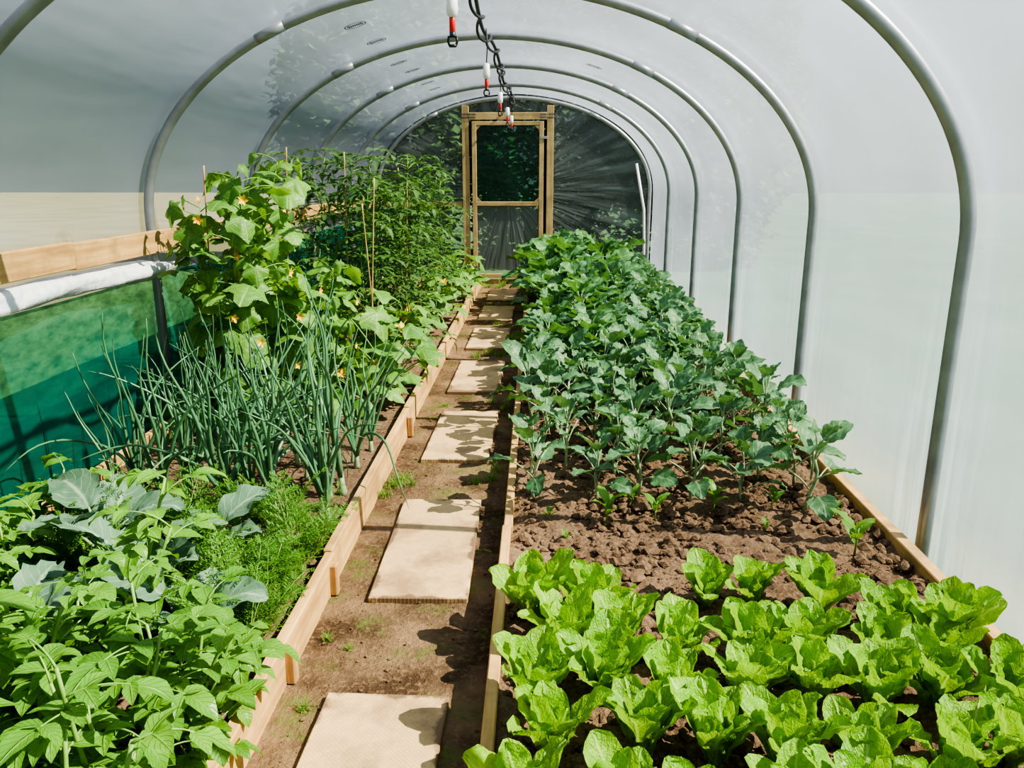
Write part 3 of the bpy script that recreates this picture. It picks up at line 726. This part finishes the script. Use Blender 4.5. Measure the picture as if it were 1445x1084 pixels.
def mk_tom(i,h):
    F=MB();S=MB();ph=R(0,6);pts=[(.03*sin(k*.5+ph),.03*cos(k*.5+ph),h*k/16) for k in range(17)];tube(S,pts,.009,.004,6);a=R(0,6)
    n=64
    for k in range(n):
        t=.05+.95*k/(n-1);j=t*16;q=int(min(j,15));p=Vector(pts[q]).lerp(Vector(pts[q+1]),min(1,j-q));a+=2.4+R(-.4,.4)
        compound(F,S,p,a,radians(R(15,70)),radians(R(-70,10)),R(.2,.46)*(1.1-.35*t),4,.085,.033,.003,4,.1,sh_ovate,.8)
    return [('stem',S.mesh('t_s%d'%i,[STEM])),('foliage',F.mesh('t_l%d'%i,[G_TOM]))]
TO=[mk_tom(0,1.5),mk_tom(1,1.34),mk_tom(2,1.56)]
for k,(x,y,s) in enumerate([(-1.66,5.75,1.),(-1.26,5.75,1.02),(-1.68,6.4,.98),(-1.28,6.45,1.02),(-1.02,6.15,.95),(-1.66,7.1,.97),(-1.15,7.05,1.),(-1.64,7.9,.95),(-1.12,7.75,.97),(-1.0,8.4,.88),(-1.58,8.7,.92),(-1.12,9.1,.88),(-1.55,9.6,.85)]):
    plant('tomato_plant',TO[k%3],(x,y,.08),R(0,6.28),s,"tall bushy tomato plant tied to a cane","tomato plant","tomatoes in the planted bed")
for k,(x,y,h,tx) in enumerate([(-1.84,4.33,1.45,.02),(-1.6,4.3,1.38,-.02),(-1.6,4.9,1.56,.03),(-1.12,5.15,1.38,.03),(-1.06,5.2,1.22,-.03),(-1.4,5.78,1.55,.01),(-1.05,6.2,1.35,.02),(-1.2,7.,1.45,0)]):
    mb=MB();n=20
    tube(mb,[(tx*t/n*h*2,0,h*t/n) for t in range(n+1)],lambda t:.0042*(1.25 if round(t*20)%5==0 else 1),sides=8)
    o=obj('bamboo_cane',mb.mesh('bamboo_cane',[bamboo]),(x,y,.08));tag(o,"thin bamboo support cane rising through climbing plants","cane","bamboo canes")
def mk_grass(i):
    F=MB()
    for k in range(60):
        a=R(0,6.28);r=R(0,.05);leaf(F,(r*cos(a),r*sin(a),0),R(0,6.28),radians(R(50,88)),radians(R(-20,50)),R(.03,.09),.004,lambda t:1-t*.9,4,2,.3)
    return [('g',F.mesh('g_%d'%i,[G_GRA]))]
GR=[mk_grass(i) for i in range(3)]
gl=[(-.7,3.62,1.),(-.66,3.7,.9),(-.62,3.64,.7),(-.72,3.5,.8),(-.3,3.68,.8),(-.22,3.72,.9),(-.2,3.85,.7),(-.5,6.45,1.),(-.4,6.55,1.1),(-.3,6.5,1.),(-.25,6.6,1.),(-.6,5.0,.6),(-.3,5.1,.7),(-.2,5.0,.6),(-.4,7.9,1.),(-.3,7.8,.9),(-.66,1.95,.6),(-.68,2.3,.5),(-.6,2.25,.4),(-.5,9.1,1.),(-.3,9.2,1.),(-.5,10.5,1.3),(-.3,10.6,1.4),(-.65,10.6,1.2),(-.2,10.4,1.2),(-.45,10.75,1.5),(-.22,4.95,.5)]
for x,y,s in gl:
    plant('grass_tuft',random.choice(GR),(x,y,.0),R(0,6),s,"small tuft of grass growing in the earth path","grass","weeds on the path")

# ------------------------------------------------------------------ outside planting
def mk_tree(i,n=14000):
    F=MB();S=MB();tube(S,[(0,0,0),(.05,0,1.),(0,.1,2.5)],.15,.08,8)
    for _ in range(n):
        u=R(-1,1);a=R(0,6.28);r=R(.35,1.)**.5;k=sqrt(1-u*u);lump=1+.22*noise.noise(Vector((k*cos(a)*2,k*sin(a)*2,u*2+i*7)))
        kk=k**.7
        p=Vector((kk*cos(a)*1.75*r*lump,kk*sin(a)*1.5*r*lump,2.4+u*2.5*r*lump))
        leaf(F,p,R(0,6.28),R(-1,1),R(-1.4,.4),R(.14,.24),R(.1,.15),sh_oval,2,2,.1)
    return [('trunk',S.mesh('tr_s%d'%i,[BARK])),('crown',F.mesh('tr_l%d'%i,[G_TRE]))]
TR=[mk_tree(i) for i in range(2)]
for k,(x,y) in enumerate([(-2.6,13.8),(.1,14.6),(2.7,13.9)]):
    o=plant('tree',TR[k%2],(x,y,-.1),R(-.2,.2),1.0,"dense dark leafy tree behind the polytunnel end","tree","trees beyond the tunnel",0)

# ------------------------------------------------------------------ light
sd=Vector((.75,-.12,.80)).normalized()
sl=bpy.data.lights.new('sun','SUN');sl.energy=20;sl.angle=radians(.4);sl.color=(1,.91,.75)
so=bpy.data.objects.new('sun',sl);COL.objects.link(so);so.rotation_euler=sd.to_track_quat('Z','Y').to_euler();so.location=(6,-2,8)
w=bpy.data.worlds.new('w');scene.world=w;w.use_nodes=True;nt=w.node_tree;nt.nodes.clear()
out=nt.nodes.new('ShaderNodeOutputWorld');bg=nt.nodes.new('ShaderNodeBackground')
tc=nt.nodes.new('ShaderNodeTexCoord');sxx=nt.nodes.new('ShaderNodeSeparateXYZ');nt.links.new(tc.outputs['Generated'],sxx.inputs[0])
cr=nt.nodes.new('ShaderNodeValToRGB');nt.links.new(sxx.outputs[2],cr.inputs[0])
E=cr.color_ramp.elements
E[0].position=0;E[0].color=(.16,.19,.17,1)
E[1].position=.95;E[1].color=(.22,.31,.60,1)
e=E.new(.18);e.color=(.25,.29,.32,1)
e=E.new(.5);e.color=(.31,.38,.55,1)
nt.links.new(cr.outputs[0],bg.inputs[0]);bg.inputs[1].default_value=.95;nt.links.new(bg.outputs[0],out.inputs[0])

cam=bpy.data.cameras.new('camera');co=bpy.data.objects.new('camera',cam);COL.objects.link(co)
co.location=(0,0,1.5);co.rotation_euler=(radians(75),0,radians(1.83));cam.sensor_width=36;cam.lens=36*1120/1445;cam.clip_start=.05
scene.camera=co
